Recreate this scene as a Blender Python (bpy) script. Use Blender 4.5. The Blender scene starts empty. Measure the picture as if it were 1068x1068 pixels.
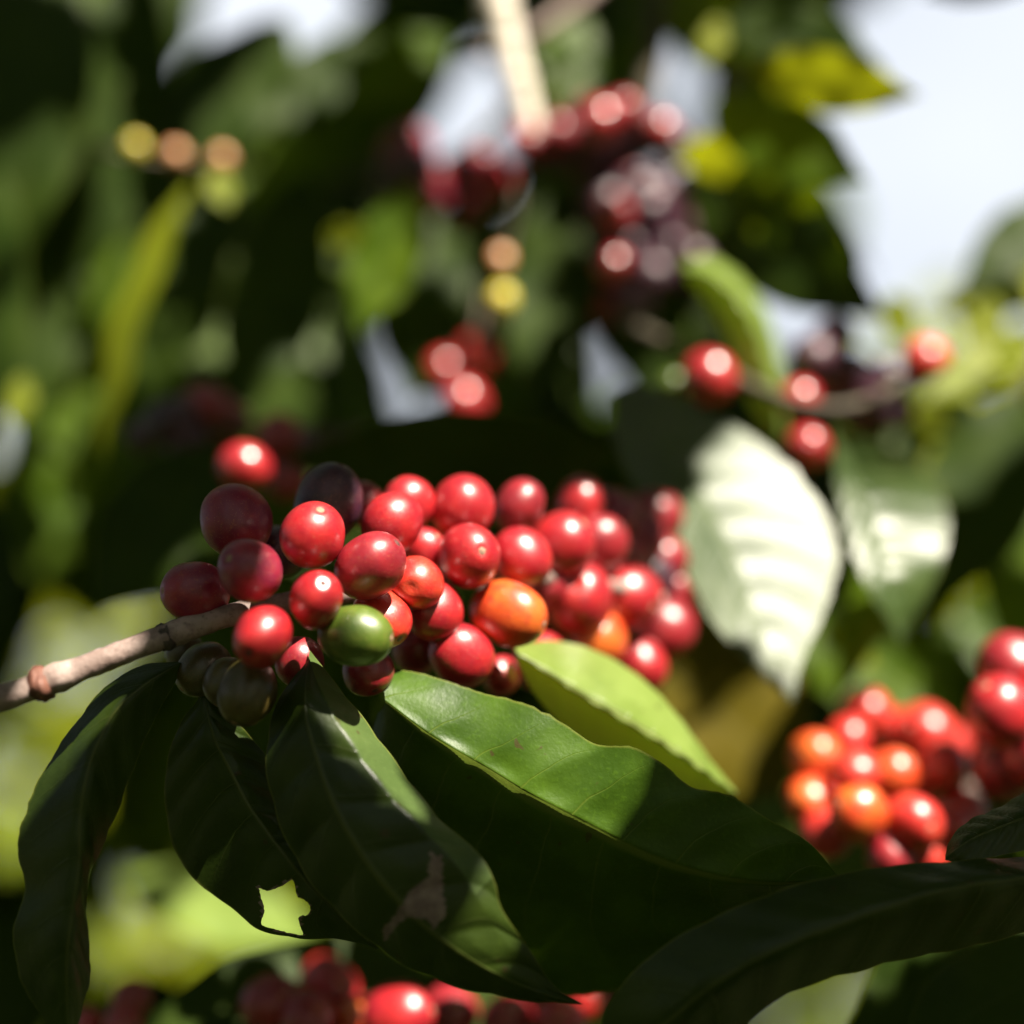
import bpy, bmesh, math, random
from mathutils import Vector, Matrix, noise

# ------------------------------------------------------------------ camera, sky, sun, exposure
R = math.radians
sc = bpy.context.scene
col = sc.collection
CAM_Z, PITCH, LENS, FOCUS = 1.40, 18.0, 60.0, 0.383
cam_d = bpy.data.cameras.new('camera')
cam = bpy.data.objects.new('camera', cam_d)
col.objects.link(cam)
cam.location = (0, 0, CAM_Z)
cam.rotation_euler = (R(90 + PITCH), 0, 0)
cam_d.lens = LENS
cam_d.sensor_width = 36
cam_d.clip_start = 0.01
cam_d.clip_end = 2000
cam_d.dof.use_dof = True
cam_d.dof.focus_distance = FOCUS
cam_d.dof.aperture_fstop = 2.8
sc.camera = cam

# towards the sun: high, to the right and a little behind the viewer
_p = R(PITCH)
SUN = Vector((0.38, -0.85 * math.sin(_p) - 0.36 * math.cos(_p), 0.85 * math.cos(_p) - 0.36 * math.sin(_p))).normalized()
world = bpy.data.worlds.new('World')
sc.world = world
world.use_nodes = True
wn = world.node_tree
bg = wn.nodes['Background']
sky = wn.nodes.new('ShaderNodeTexSky')
sky.sky_type = 'NISHITA'
sky.sun_disc = False
sky.sun_elevation = math.asin(SUN.z)
sky.sun_rotation = math.atan2(SUN.x, SUN.y)
sky.air_density = 1.0
sky.dust_density = 4.0
sky.ozone_density = 1.0
# thin white cloud drawn over the blue
tc = wn.nodes.new('ShaderNodeTexCoord')
cn = wn.nodes.new('ShaderNodeTexNoise')
cn.inputs['Scale'].default_value = 2.2
cn.inputs['Detail'].default_value = 5
wn.links.new(tc.outputs['Generated'], cn.inputs['Vector'])
cr_ = wn.nodes.new('ShaderNodeMapRange')
cr_.inputs[1].default_value = 0.30
cr_.inputs[2].default_value = 0.62
cr_.inputs[3].default_value = 0.55
cr_.inputs[4].default_value = 0.92
wn.links.new(cn.outputs[0], cr_.inputs[0])
cm = wn.nodes.new('ShaderNodeMix')
cm.data_type = 'RGBA'
wn.links.new(cr_.outputs[0], cm.inputs[0])
wn.links.new(sky.outputs[0], cm.inputs[6])
cm.inputs[7].default_value = (4.6, 4.9, 5.4, 1)
# a bright bank of thin cloud stands ahead of the viewer
dt = wn.nodes.new('ShaderNodeVectorMath')
dt.operation = 'DOT_PRODUCT'
wn.links.new(tc.outputs['Generated'], dt.inputs[0])
dt.inputs[1].default_value = (0.12, 0.90, 0.42)
bk = wn.nodes.new('ShaderNodeMapRange')
bk.interpolation_type = 'SMOOTHSTEP'
bk.inputs[1].default_value = 0.80
bk.inputs[2].default_value = 0.93
wn.links.new(dt.outputs['Value'], bk.inputs[0])
cb = wn.nodes.new('ShaderNodeMix')
cb.data_type = 'RGBA'
wn.links.new(bk.outputs[0], cb.inputs[0])
cb.inputs[6].default_value = (2.6, 2.9, 3.4, 1)
cb.inputs[7].default_value = (6.9, 7.25, 7.8, 1)
wn.links.new(cb.outputs[2], cm.inputs[7])
wn.links.new(cm.outputs[2], bg.inputs[0])
bg.inputs[1].default_value = 0.05
sun_d = bpy.data.lights.new('sun', 'SUN')
sun_d.energy = 5.0
sun_d.angle = R(0.5)
sun_d.color = (1.0, 0.92, 0.77)
sun = bpy.data.objects.new('sun', sun_d)
col.objects.link(sun)
sun.rotation_euler = SUN.to_track_quat('Z', 'Y').to_euler()
sc.view_settings.view_transform = 'Standard'
sc.view_settings.look = 'None'
sc.view_settings.gamma = 1
sc.view_settings.exposure = 1.6
sc.cycles.use_denoising = True
sc.cycles.max_bounces = 8
sc.cycles.transparent_max_bounces = 8
sc.cycles.sample_clamp_indirect = 6

# ------------------------------------------------------------------ helpers
FWD = Vector((0, math.cos(R(PITCH)), math.sin(R(PITCH))))
UP = Vector((0, -math.sin(R(PITCH)), math.cos(R(PITCH))))
RT = Vector((1, 0, 0))
EYE = Vector((0, 0, CAM_Z))
K = 36.0 / LENS / 1068.0


def P(x, y, d):
    """the place seen at (x, y) of the photograph, d metres along the view"""
    return EYE + FWD * d + RT * ((x - 534) * K * d) + UP * ((534 - y) * K * d)


def D(r, u, b):
    """a direction: right, up, back towards the viewer"""
    return (RT * r + UP * u - FWD * b).normalized()


def cat(a, b, c, d, t):
    return 0.5 * ((2 * b) + (c - a) * t + (2 * a - 5 * b + 4 * c - d) * t * t + (3 * b - a - 3 * c + d) * t * t * t)


def curve(pts, n):
    """n points evenly along a smooth line through pts"""
    fine = []
    m = len(pts)
    if m == 1:
        return [pts[0].copy() for _ in range(n)]
    for i in range(m - 1):
        a = pts[i - 1] if i else pts[0] * 2 - pts[1]
        e = pts[i + 2] if i + 2 < m else pts[-1] * 2 - pts[-2]
        for k in range(16):
            fine.append(cat(a, pts[i], pts[i + 1], e, k / 16))
    fine.append(pts[-1].copy())
    acc = [0.0]
    for i in range(1, len(fine)):
        acc.append(acc[-1] + (fine[i] - fine[i - 1]).length)
    L = acc[-1] or 1e-9
    out, j = [], 0
    for k in range(n):
        s = L * k / (n - 1)
        while j < len(fine) - 2 and acc[j + 1] < s:
            j += 1
        f = (s - acc[j]) / max(acc[j + 1] - acc[j], 1e-9)
        out.append(fine[j].lerp(fine[j + 1], min(max(f, 0), 1)))
    return out


def link(name, me, mat, parent=None):
    o = bpy.data.objects.new(name, me)
    col.objects.link(o)
    if mat is not None:
        me.materials.append(mat)
    if parent is not None:
        o.parent = parent
        o.matrix_parent_inverse = Matrix.Translation(-parent.location)
    return o


def thing(name, loc, label, cat_, group=None):
    o = bpy.data.objects.new(name, None)
    o.empty_display_size = 0.02
    col.objects.link(o)
    o.location = loc
    o['label'] = label
    o['category'] = cat_
    if group:
        o['group'] = group
    return o


def mesh(name, verts, faces, uvs=None, smooth=True):
    me = bpy.data.meshes.new(name)
    me.from_pydata([tuple(v) for v in verts], [], faces)
    if uvs:
        lay = me.uv_layers.new(name='leaf')
        for p in me.polygons:
            for li in p.loop_indices:
                lay.data[li].uv = uvs[me.loops[li].vertex_index]
    if smooth:
        me.polygons.foreach_set('use_smooth', [True] * len(me.polygons))
    me.update()
    return me


def tube_geo(pts, radii, seg=12, rough=0.0, seed=0, caps=True):
    n = len(pts)
    V, F = [], []
    t0 = (pts[1] - pts[0]).normalized()
    nrm = t0.orthogonal().normalized()
    for i in range(n):
        t = (pts[min(i + 1, n - 1)] - pts[max(i - 1, 0)]).normalized()
        nrm = (nrm - t * nrm.dot(t)).normalized()
        b = t.cross(nrm)
        for k in range(seg):
            a = 2 * math.pi * k / seg
            dirn = nrm * math.cos(a) + b * math.sin(a)
            r = radii[i]
            if rough:
                r *= 1 + rough * noise.noise((pts[i] + dirn * r) * 420 + Vector((seed, 0, 0)))
            V.append(pts[i] + dirn * r)
    for i in range(n - 1):
        for k in range(seg):
            F.append((i * seg + k, i * seg + (k + 1) % seg, (i + 1) * seg + (k + 1) % seg, (i + 1) * seg + k))
    if caps:
        F.append(tuple(range(seg - 1, -1, -1)))
        F.append(tuple((n - 1) * seg + k for k in range(seg)))
    return V, F


def stem(pts, r0, r1, mat, parent, name='stem', nodes=(), seg=14, n=60):
    c = curve(pts, n)
    rad = []
    for i in range(n):
        t = i / (n - 1)
        r = r0 + (r1 - r0) * t
        for (tn, amp, w) in nodes:
            r *= 1 + amp * math.exp(-((t - tn) / w) ** 2)
        rad.append(r)
    V, F = tube_geo(c, rad, seg, 0.12)
    return link(name, mesh(name, V, F), mat, parent)


# ------------------------------------------------------------------ materials
def nodes_of(name):
    m = bpy.data.materials.new(name)
    m.use_nodes = True
    nt = m.node_tree
    nt.nodes.clear()
    out = nt.nodes.new('ShaderNodeOutputMaterial')
    return m, nt, out


def N(nt, kind, **kw):
    n = nt.nodes.new(kind)
    for k, v in kw.items():
        setattr(n, k, v)
    return n


def math_n(nt, op, a, b=None, clamp=False):
    n = N(nt, 'ShaderNodeMath', operation=op, use_clamp=clamp)
    for i, x in enumerate((a, b)):
        if x is None:
            continue
        if isinstance(x, (int, float)):
            n.inputs[i].default_value = x
        else:
            nt.links.new(x, n.inputs[i])
    return n.outputs[0]


def mix_c(nt, fac, a, b):
    n = N(nt, 'ShaderNodeMix', data_type='RGBA')
    for s, x in ((n.inputs[0], fac), (n.inputs[6], a), (n.inputs[7], b)):
        if isinstance(x, (int, float)):
            s.default_value = x
        elif isinstance(x, tuple):
            s.default_value = (*x, 1)
        else:
            nt.links.new(x, s)
    return n.outputs[2]


def ramp(nt, fac, lo, hi):
    n = N(nt, 'ShaderNodeMapRange', interpolation_type='SMOOTHSTEP')
    nt.links.new(fac, n.inputs[0])
    n.inputs[1].default_value = lo
    n.inputs[2].default_value = hi
    return n.outputs[0]


def tex_noise(nt, vec, scale, detail=3.0, rough=0.55):
    n = N(nt, 'ShaderNodeTexNoise')
    n.inputs['Scale'].default_value = scale
    n.inputs['Detail'].default_value = detail
    n.inputs['Roughness'].default_value = rough
    nt.links.new(vec, n.inputs['Vector'])
    return n.outputs[0]


def leaf_material(name, base, alt, trans, vein, rough=0.33, tmix=0.28, veins=9, spec=0.5):
    m, nt, out = nodes_of(name)
    uv = N(nt, 'ShaderNodeUVMap', uv_map='leaf')
    sep = N(nt, 'ShaderNodeSeparateXYZ')
    nt.links.new(uv.outputs[0], sep.inputs[0])
    geo = N(nt, 'ShaderNodeNewGeometry')
    obj = N(nt, 'ShaderNodeTexCoord').outputs['Object']
    u = math_n(nt, 'SUBTRACT', math_n(nt, 'MULTIPLY', sep.outputs[0], 2.0), 1.0)
    au = math_n(nt, 'ABSOLUTE', u)
    n1 = tex_noise(nt, obj, 60.0)
    n2 = tex_noise(nt, obj, 900.0, 2.0)
    # side veins run forward from the midrib and curve towards the tip
    ph = math_n(nt, 'SUBTRACT', math_n(nt, 'MULTIPLY', sep.outputs[1], float(veins)),
                math_n(nt, 'MULTIPLY', math_n(nt, 'POWER', au, 1.35), 1.25))
    side = math_n(nt, 'MULTIPLY', math_n(nt, 'SIGN', u), 0.13)
    ph = math_n(nt, 'ADD', math_n(nt, 'ADD', ph, side), math_n(nt, 'MULTIPLY', n1, 0.35))
    tri = math_n(nt, 'ABSOLUTE', math_n(nt, 'SUBTRACT', math_n(nt, 'FRACT', ph), 0.5))       # 0.5 on a vein
    vline = ramp(nt, math_n(nt, 'ADD', tri, math_n(nt, 'MULTIPLY', au, -0.02)), 0.468, 0.497)
    vline = math_n(nt, 'MULTIPLY', vline, ramp(nt, au, 1.02, 0.75))
    mid = ramp(nt, au, 0.045, 0.012)
    vn = math_n(nt, 'MAXIMUM', math_n(nt, 'MULTIPLY', vline, 0.5), mid)
    c = mix_c(nt, ramp(nt, n1, 0.35, 0.68), base, alt)
    c = mix_c(nt, math_n(nt, 'MULTIPLY', ramp(nt, n2, 0.52, 0.75), 0.25), c, tuple(min(1, x * 1.5) for x in alt))
    c = mix_c(nt, math_n(nt, 'MULTIPLY', vn, 0.75), c, vein)
    # a few brown specks
    sp = tex_noise(nt, obj, 260.0, 1.0)
    c = mix_c(nt, math_n(nt, 'MULTIPLY', ramp(nt, sp, 0.735, 0.76), 0.7), c, (0.05, 0.03, 0.012))
    edge = ramp(nt, au, 0.965, 0.995)
    c = mix_c(nt, math_n(nt, 'MULTIPLY', edge, 0.55), c, (0.16, 0.17, 0.03))
    b = N(nt, 'ShaderNodeBsdfPrincipled')
    nt.links.new(c, b.inputs['Base Color'])
    rr = math_n(nt, 'ADD', rough - 0.06, math_n(nt, 'MULTIPLY', n1, 0.14))
    nt.links.new(rr, b.inputs['Roughness'])
    b.inputs['Specular IOR Level'].default_value = spec
    tr = N(nt, 'ShaderNodeBsdfTranslucent')
    tc = mix_c(nt, math_n(nt, 'MULTIPLY', vn, 0.5), trans, tuple(x * 0.55 for x in trans))
    nt.links.new(tc, tr.inputs[0])
    # relief: sunk veins, puffed blades between, fine grain
    h = math_n(nt, 'ADD', math_n(nt, 'MULTIPLY', tri, -0.5), math_n(nt, 'MULTIPLY', vn, -0.35))
    h = math_n(nt, 'ADD', h, math_n(nt, 'MULTIPLY', n2, 0.22))
    bp = N(nt, 'ShaderNodeBump')
    bp.inputs['Strength'].default_value = 0.55
    bp.inputs['Distance'].default_value = 0.0007
    nt.links.new(h, bp.inputs['Height'])
    nt.links.new(bp.outputs[0], b.inputs['Normal'])
    ms = N(nt, 'ShaderNodeMixShader')
    ms.inputs[0].default_value = tmix
    nt.links.new(b.outputs[0], ms.inputs[1])
    nt.links.new(tr.outputs[0], ms.inputs[2])
    nt.links.new(ms.outputs[0], out.inputs[0])
    return m


LEAF = leaf_material('coffee_leaf_green', (0.042, 0.085, 0.003), (0.078, 0.130, 0.005), (0.34, 0.46, 0.006), (0.13, 0.17, 0.02), rough=0.42, tmix=0.40, spec=0.2)
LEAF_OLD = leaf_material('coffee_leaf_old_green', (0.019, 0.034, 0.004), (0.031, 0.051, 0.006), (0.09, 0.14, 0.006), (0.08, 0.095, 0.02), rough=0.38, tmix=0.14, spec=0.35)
LEAF_OLIVE = leaf_material('coffee_leaf_bronze', (0.075, 0.060, 0.004), (0.11, 0.085, 0.006), (0.25, 0.19, 0.006), (0.12, 0.10, 0.02), rough=0.5, tmix=0.3, spec=0.1)
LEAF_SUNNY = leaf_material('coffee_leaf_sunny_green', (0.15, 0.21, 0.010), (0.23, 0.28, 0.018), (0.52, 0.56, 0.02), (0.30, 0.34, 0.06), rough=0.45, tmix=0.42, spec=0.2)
LEAF_GLOW = leaf_material('coffee_leaf_grass_green', (0.028, 0.062, 0.003), (0.050, 0.100, 0.005), (0.12, 0.22, 0.006), (0.11, 0.14, 0.018), rough=0.42, tmix=0.07, spec=0.22)
LEAF_SHEEN = leaf_material('coffee_leaf_waxy', (0.036, 0.064, 0.016), (0.060, 0.092, 0.026), (0.16, 0.26, 0.02), (0.10, 0.14, 0.05), rough=0.31, tmix=0.2, spec=0.28)
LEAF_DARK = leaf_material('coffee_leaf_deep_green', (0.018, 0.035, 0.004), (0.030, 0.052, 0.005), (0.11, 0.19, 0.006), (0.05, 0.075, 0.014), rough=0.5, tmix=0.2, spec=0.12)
LEAF_PALE = leaf_material('coffee_leaf_young_green', (0.17, 0.25, 0.045), (0.23, 0.32, 0.07), (0.48, 0.60, 0.07), (0.36, 0.42, 0.14), tmix=0.38)
LEAF_UNDER = leaf_material('coffee_leaf_underside', (0.055, 0.090, 0.022), (0.075, 0.115, 0.03), (0.10, 0.16, 0.012), (0.10, 0.14, 0.045), rough=0.5, tmix=0.12, spec=0.25)
LEAF_YELLOW = leaf_material('coffee_leaf_sunlit_yellow', (0.16, 0.20, 0.008), (0.23, 0.26, 0.012), (0.54, 0.58, 0.012), (0.32, 0.33, 0.06), tmix=0.42, rough=0.45, spec=0.2)  # yellow of sun-struck leaves put into the colour


def cherry_material(name, c0, c1, c2, rough=0.27, blush=0.5, sss=0.05, wax=1.75):
    """skin mottled between c0 and c1 with a patch of c2"""
    m, nt, out = nodes_of(name)
    oi = N(nt, 'ShaderNodeObjectInfo')
    tc = N(nt, 'ShaderNodeTexCoord')
    add = N(nt, 'ShaderNodeVectorMath', operation='ADD')
    sc3 = N(nt, 'ShaderNodeVectorMath', operation='SCALE')
    comb = N(nt, 'ShaderNodeCombineXYZ')
    for i in range(3):
        nt.links.new(oi.outputs['Random'], comb.inputs[i])
    nt.links.new(comb.outputs[0], sc3.inputs[0])
    sc3.inputs['Scale'].default_value = 7.0
    nt.links.new(tc.outputs['Object'], add.inputs[0])
    nt.links.new(sc3.outputs[0], add.inputs[1])
    v = add.outputs[0]
    n1 = tex_noise(nt, v, 1.1, 4.0)
    n2 = tex_noise(nt, v, 1.7, 5.0, 0.62)
    n3 = tex_noise(nt, v, 24.0, 2.0)
    n4 = tex_noise(nt, v, 7.0, 4.0, 0.7)
    c = mix_c(nt, ramp(nt, n1, 0.36, 0.66), c0, c1)
    c = mix_c(nt, math_n(nt, 'MULTIPLY', ramp(nt, n2, 0.60, 0.76), blush), c, c2)
    c = mix_c(nt, math_n(nt, 'MULTIPLY', ramp(nt, n3, 0.62, 0.69), 0.5), c, (0.42, 0.20, 0.10))
    c = mix_c(nt, math_n(nt, 'MULTIPLY', ramp(nt, n4, 0.56, 0.72), 0.5), c, c2)
    # paler, yellower skin where the stalk joins
    sz = N(nt, 'ShaderNodeSeparateXYZ')
    nt.links.new(tc.outputs['Object'], sz.inputs[0])
    c = mix_c(nt, math_n(nt, 'MULTIPLY', ramp(nt, math_n(nt, 'ADD', sz.outputs[2], math_n(nt, 'MULTIPLY', n2, 0.5)), -0.55, -1.0), 0.22), c, (0.45, 0.09, 0.02))
    b = N(nt, 'ShaderNodeBsdfPrincipled')
    nt.links.new(c, b.inputs['Base Color'])
    rgh = math_n(nt, 'ADD', rough - 0.05, math_n(nt, 'ADD', math_n(nt, 'MULTIPLY', n2, 0.14), math_n(nt, 'MULTIPLY', n4, 0.20)))
    nt.links.new(rgh, b.inputs['Roughness'])
    nt.links.new(math_n(nt, 'SUBTRACT', rgh, 0.08), b.inputs['Coat Roughness'])
    b.inputs['Subsurface Weight'].default_value = sss
    b.inputs['Subsurface Radius'].default_value = (0.004, 0.0006, 0.0004)
    b.inputs['Subsurface Scale'].default_value = 0.6
    b.inputs['Specular IOR Level'].default_value = 0.5
    b.inputs['Coat Weight'].default_value = 0.6
    b.inputs['Coat IOR'].default_value = wax
    b.inputs['Coat Roughness'].default_value = 0.21
    bp = N(nt, 'ShaderNodeBump')
    bp.inputs['Strength'].default_value = 0.5
    bp.inputs['Distance'].default_value = 0.00035
    nt.links.new(math_n(nt, 'ADD', math_n(nt, 'ADD', n2, math_n(nt, 'MULTIPLY', n4, 0.35)), math_n(nt, 'MULTIPLY', n3, 0.10)), bp.inputs['Height'])
    nt.links.new(bp.outputs[0], b.inputs['Normal'])
    nt.links.new(b.outputs[0], out.inputs[0])
    return m


CH = {
    'R': cherry_material('ripe_red_skin', (0.32, 0.005, 0.015), (0.44, 0.012, 0.017), (0.17, 0.004, 0.020)),
    'S': cherry_material('scarlet_skin', (0.50, 0.016, 0.016), (0.58, 0.040, 0.018), (0.36, 0.008, 0.018)),
    'O': cherry_material('orange_skin', (0.60, 0.050, 0.010), (0.66, 0.13, 0.016), (0.48, 0.018, 0.016), blush=0.8),
    'M': cherry_material('maroon_skin', (0.22, 0.008, 0.018), (0.32, 0.012, 0.022), (0.13, 0.008, 0.028), wax=1.6),
    'B': cherry_material('glossy_red_skin', (0.36, 0.006, 0.016), (0.46, 0.012, 0.018), (0.22, 0.005, 0.02), rough=0.22, wax=2.4),
    'W': cherry_material('yellow_glint_skin', (0.62, 0.50, 0.04), (0.70, 0.58, 0.06), (0.6, 0.4, 0.05)),  # bright bead colour standing in for a sunlit spot
    'T': cherry_material('peach_glint_skin', (0.72, 0.30, 0.12), (0.74, 0.38, 0.18), (0.7, 0.3, 0.1)),  # bead colour for a peach glint of sunlight
    'P': cherry_material('purple_skin', (0.20, 0.012, 0.045), (0.30, 0.014, 0.036), (0.40, 0.10, 0.02), rough=0.30, blush=0.75, wax=1.38),
    'D': cherry_material('black_purple_skin', (0.030, 0.008, 0.026), (0.065, 0.008, 0.026), (0.09, 0.012, 0.026), rough=0.38, wax=1.5),
    'G': cherry_material('green_skin', (0.060, 0.105, 0.010), (0.09, 0.14, 0.012), (0.15, 0.17, 0.02), rough=0.3, sss=0.03, wax=1.5),
    'Y': cherry_material('olive_skin', (0.055, 0.040, 0.008), (0.085, 0.065, 0.010), (0.10, 0.03, 0.010), rough=0.3, sss=0.03, wax=1.5),
}


def plain(name, base, alt, scale, rough, bump=0.3, dist=0.0006, stripes=None):
    m, nt, out = nodes_of(name)
    obj = N(nt, 'ShaderNodeTexCoord').outputs['Object']
    n1 = tex_noise(nt, obj, scale, 5.0, 0.65)
    n2 = tex_noise(nt, obj, scale * 5, 3.0)
    c = mix_c(nt, ramp(nt, n1, 0.38, 0.64), base, alt)
    c = mix_c(nt, math_n(nt, 'MULTIPLY', ramp(nt, n2, 0.55, 0.72), 0.5), c, tuple(x * 0.35 for x in base))
    b = N(nt, 'ShaderNodeBsdfPrincipled')
    nt.links.new(c, b.inputs['Base Color'])
    b.inputs['Roughness'].default_value = rough
    bp = N(nt, 'ShaderNodeBump')
    bp.inputs['Strength'].default_value = bump
    bp.inputs['Distance'].default_value = dist
    nt.links.new(math_n(nt, 'ADD', n1, math_n(nt, 'MULTIPLY', n2, 0.5)), bp.inputs['Height'])
    nt.links.new(bp.outputs[0], b.inputs['Normal'])
    nt.links.new(b.outputs[0], out.inputs[0])
    return m


BARK = plain('grey_brown_bark', (0.21, 0.145, 0.125), (0.36, 0.27, 0.24), 160, 0.62, 0.6)
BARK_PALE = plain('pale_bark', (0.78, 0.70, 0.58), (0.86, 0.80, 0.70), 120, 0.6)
BARK_DARK = plain('dark_bark', (0.05, 0.04, 0.025), (0.09, 0.07, 0.04), 120, 0.7)
NODE_RED = plain('red_brown_node', (0.12, 0.045, 0.03), (0.22, 0.09, 0.06), 300, 0.6, 0.7)
NODE_DARK = plain('dark_node', (0.03, 0.022, 0.018), (0.09, 0.065, 0.05), 400, 0.7, 0.7)
GREEN_STEM = plain('green_stem', (0.07, 0.10, 0.02), (0.12, 0.13, 0.03), 150, 0.5)
NAVEL = plain('corky_navel', (0.27, 0.15, 0.10), (0.40, 0.25, 0.17), 6, 0.65, 0.6)
NAVEL_DARK = plain('dark_navel', (0.08, 0.028, 0.026), (0.15, 0.05, 0.04), 6, 0.6, 0.6)
WITHER = plain('withered_patch', (0.15, 0.10, 0.085), (0.22, 0.16, 0.13), 300, 0.8, 0.6)


# ------------------------------------------------------------------ ground and far country
def ground():
    m, nt, out = nodes_of('grassy_earth')
    obj = N(nt, 'ShaderNodeTexCoord').outputs['Object']
    n1 = tex_noise(nt, obj, 0.6, 6.0)
    n2 = tex_noise(nt, obj, 9.0, 5.0)
    c = mix_c(nt, ramp(nt, n1, 0.42, 0.58), (0.05, 0.07, 0.015), (0.08, 0.085, 0.025))
    c = mix_c(nt, ramp(nt, n2, 0.55, 0.66), c, (0.07, 0.045, 0.025))
    b = N(nt, 'ShaderNodeBsdfPrincipled')
    nt.links.new(c, b.inputs['Base Color'])
    b.inputs['Roughness'].default_value = 0.95
    nt.links.new(b.outputs[0], out.inputs[0])
    V, F = [], []
    n, S = 60, 600.0
    for j in range(n + 1):
        for i in range(n + 1):
            x = ((i / n) * 2 - 1)
            y = ((j / n) * 2 - 1)
            x, y = S * x * abs(x), S * y * abs(y)
            V.append(Vector((x, y, 0.04 * noise.noise(Vector((x, y, 0)) * 0.7))))
    for j in range(n):
        for i in range(n):
            a = j * (n + 1) + i
            F.append((a, a + 1, a + n + 2, a + n + 1))
    o = link('ground', mesh('ground', V, F), m)
    o['kind'] = 'structure'


ground()


# ------------------------------------------------------------------ leaves
def quilt(rows, nv, nu, amp, veins, mid):
    """puff the blade between side veins"""
    out = []
    for i in range(nv):
        line = []
        for j in range(nu):
            a = rows[max(i - 1, 0)][j]
            b = rows[min(i + 1, nv - 1)][j]
            c = rows[i][max(j - 1, 0)]
            d = rows[i][min(j + 1, nu - 1)]
            nr = (b - a).cross(d - c)
            nr = nr.normalized() if nr.length > 1e-12 else Vector((0, 0, 0))
            u = abs(j - mid) / max(mid, nu - 1 - mid)
            ph = veins * i / (nv - 1) - 1.25 * u ** 1.35 + (0.13 if j > mid else 0)
            puff = abs(math.sin(math.pi * ph)) * min(1, u * 5) * (1 - 0.5 * u)
            ends = min(1, 6 * i / (nv - 1), 6 * (1 - i / (nv - 1)))
            line.append(rows[i][j] + nr * amp * puff * ends)
        out.append(line)
    return out


def loft(rails, mid, mat, parent, per=6, nv=90, amp=0.0009, veins=9, holes=None, name='leaf', jag=0.0, seed=0, crease=()):
    """a leaf blade through lengthwise lines; rails[mid] is the midrib"""
    rl = [curve([P(*p) if not isinstance(p, Vector) else p for p in r], nv) for r in rails]
    m = len(rl)
    rows = []
    for i in range(nv):
        line = []
        for k in range(m - 1):
            b, c = rl[k][i], rl[k + 1][i]
            a = rl[k - 1][i] if k and k != mid and k not in crease else b * 2 - c
            d = rl[k + 2][i] if k + 2 < m and k + 1 != mid and k + 1 not in crease else c * 2 - b
            for s in range(per):
                line.append(cat(a, b, c, d, s / per))
        line.append(rl[-1][i].copy())
        if jag:
            for e, q in ((0, 1), (-1, -2)):
                dv = line[e] - line[q]
                line[e] += dv * jag * noise.noise(Vector((i * 0.45, seed + e * 3.1, 0)))
        rows.append(line)
    nu = (m - 1) * per + 1
    rows = quilt(rows, nv, nu, amp, veins, mid * per)
    V = [p for r in rows for p in r]
    uvs = []
    for i in range(nv):
        for j in range(nu):
            jm = mid * per
            u = (j - jm) / (jm if j < jm else nu - 1 - jm)
            uvs.append((0.5 + 0.5 * u, i / (nv - 1)))
    F = []
    for i in range(nv - 1):
        for j in range(nu - 1):
            q = (i * nu + j, i * nu + j + 1, (i + 1) * nu + j + 1, (i + 1) * nu + j)
            if holes and holes(sum((V[k] for k in q), Vector()) / 4):
                continue
            F.append(q)
    return link(name, mesh(name, V, F, uvs), mat, parent)


def width(t):
    w = math.sin(math.pi * min(1, t ** 0.88)) ** 0.78
    if t > 0.72:
        w *= 1 - 0.55 * ((t - 0.72) / 0.28) ** 1.2
    return w


def blade(p0, p1, hw, rng, sag=0.0, roll=0.0, fold=0.15, wave=0.10, nv=26, facing=None, curl=0.0):
    """rows of five-rail leaf from world p0 to p1, half width hw (m)"""
    ax = p1 - p0
    L = ax.length
    t = ax.normalized()
    view = facing if facing is not None else (EYE - (p0 + p1) * 0.5).normalized()
    nrm = (view - t * view.dot(t))
    nrm = nrm.normalized() if nrm.length > 1e-5 else t.orthogonal().normalized()
    nrm = Matrix.Rotation(R(roll), 3, t) @ nrm
    side = t.cross(nrm).normalized()
    f1, f2, f3 = rng.uniform(0, 6.28), rng.uniform(0, 6.28), rng.uniform(2.2, 3.6)
    rows = []
    for i in range(nv):
        s = i / (nv - 1)
        c = p0 + ax * s + nrm * (sag * L * 4 * s * (1 - s)) - nrm * curl * L * s * s
        w = hw * max(width(s), 0.004)
        line = []
        for u in (-1, -0.75, -0.5, -0.25, 0, 0.25, 0.5, 0.75, 1):
            wv = wave * hw * (abs(u) ** 2) * math.sin(6.28 * f3 * s + (f1 if u < 0 else f2)) * min(1, 5 * s, 5 * (1 - s))
            line.append(c + side * (u * w * (1 - 0.12 * fold)) + nrm * (fold * w * abs(u) + wv - 0.10 * w * u * u))
        rows.append(line)
    return rows


def leaf(x0, y0, d0, x1, y1, d1, hwpx, mat, parent, rng, **kw):
    """a leaf whose base and tip are seen at the two places; half width in pixels there"""
    hw = hwpx * K * (d0 + d1) / 2
    rows = blade(P(x0, y0, d0), P(x1, y1, d1), hw, rng, **kw)
    nv, nu = len(rows), len(rows[0])
    V = [p for r in rows for p in r]
    uvs = [(j / (nu - 1), i / (nv - 1)) for i in range(nv) for j in range(nu)]
    F = [(i * nu + j, i * nu + j + 1, (i + 1) * nu + j + 1, (i + 1) * nu + j) for i in range(nv - 1) for j in range(nu - 1)]
    return link('leaf', mesh('leaf', V, F, uvs), mat, parent)


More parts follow.
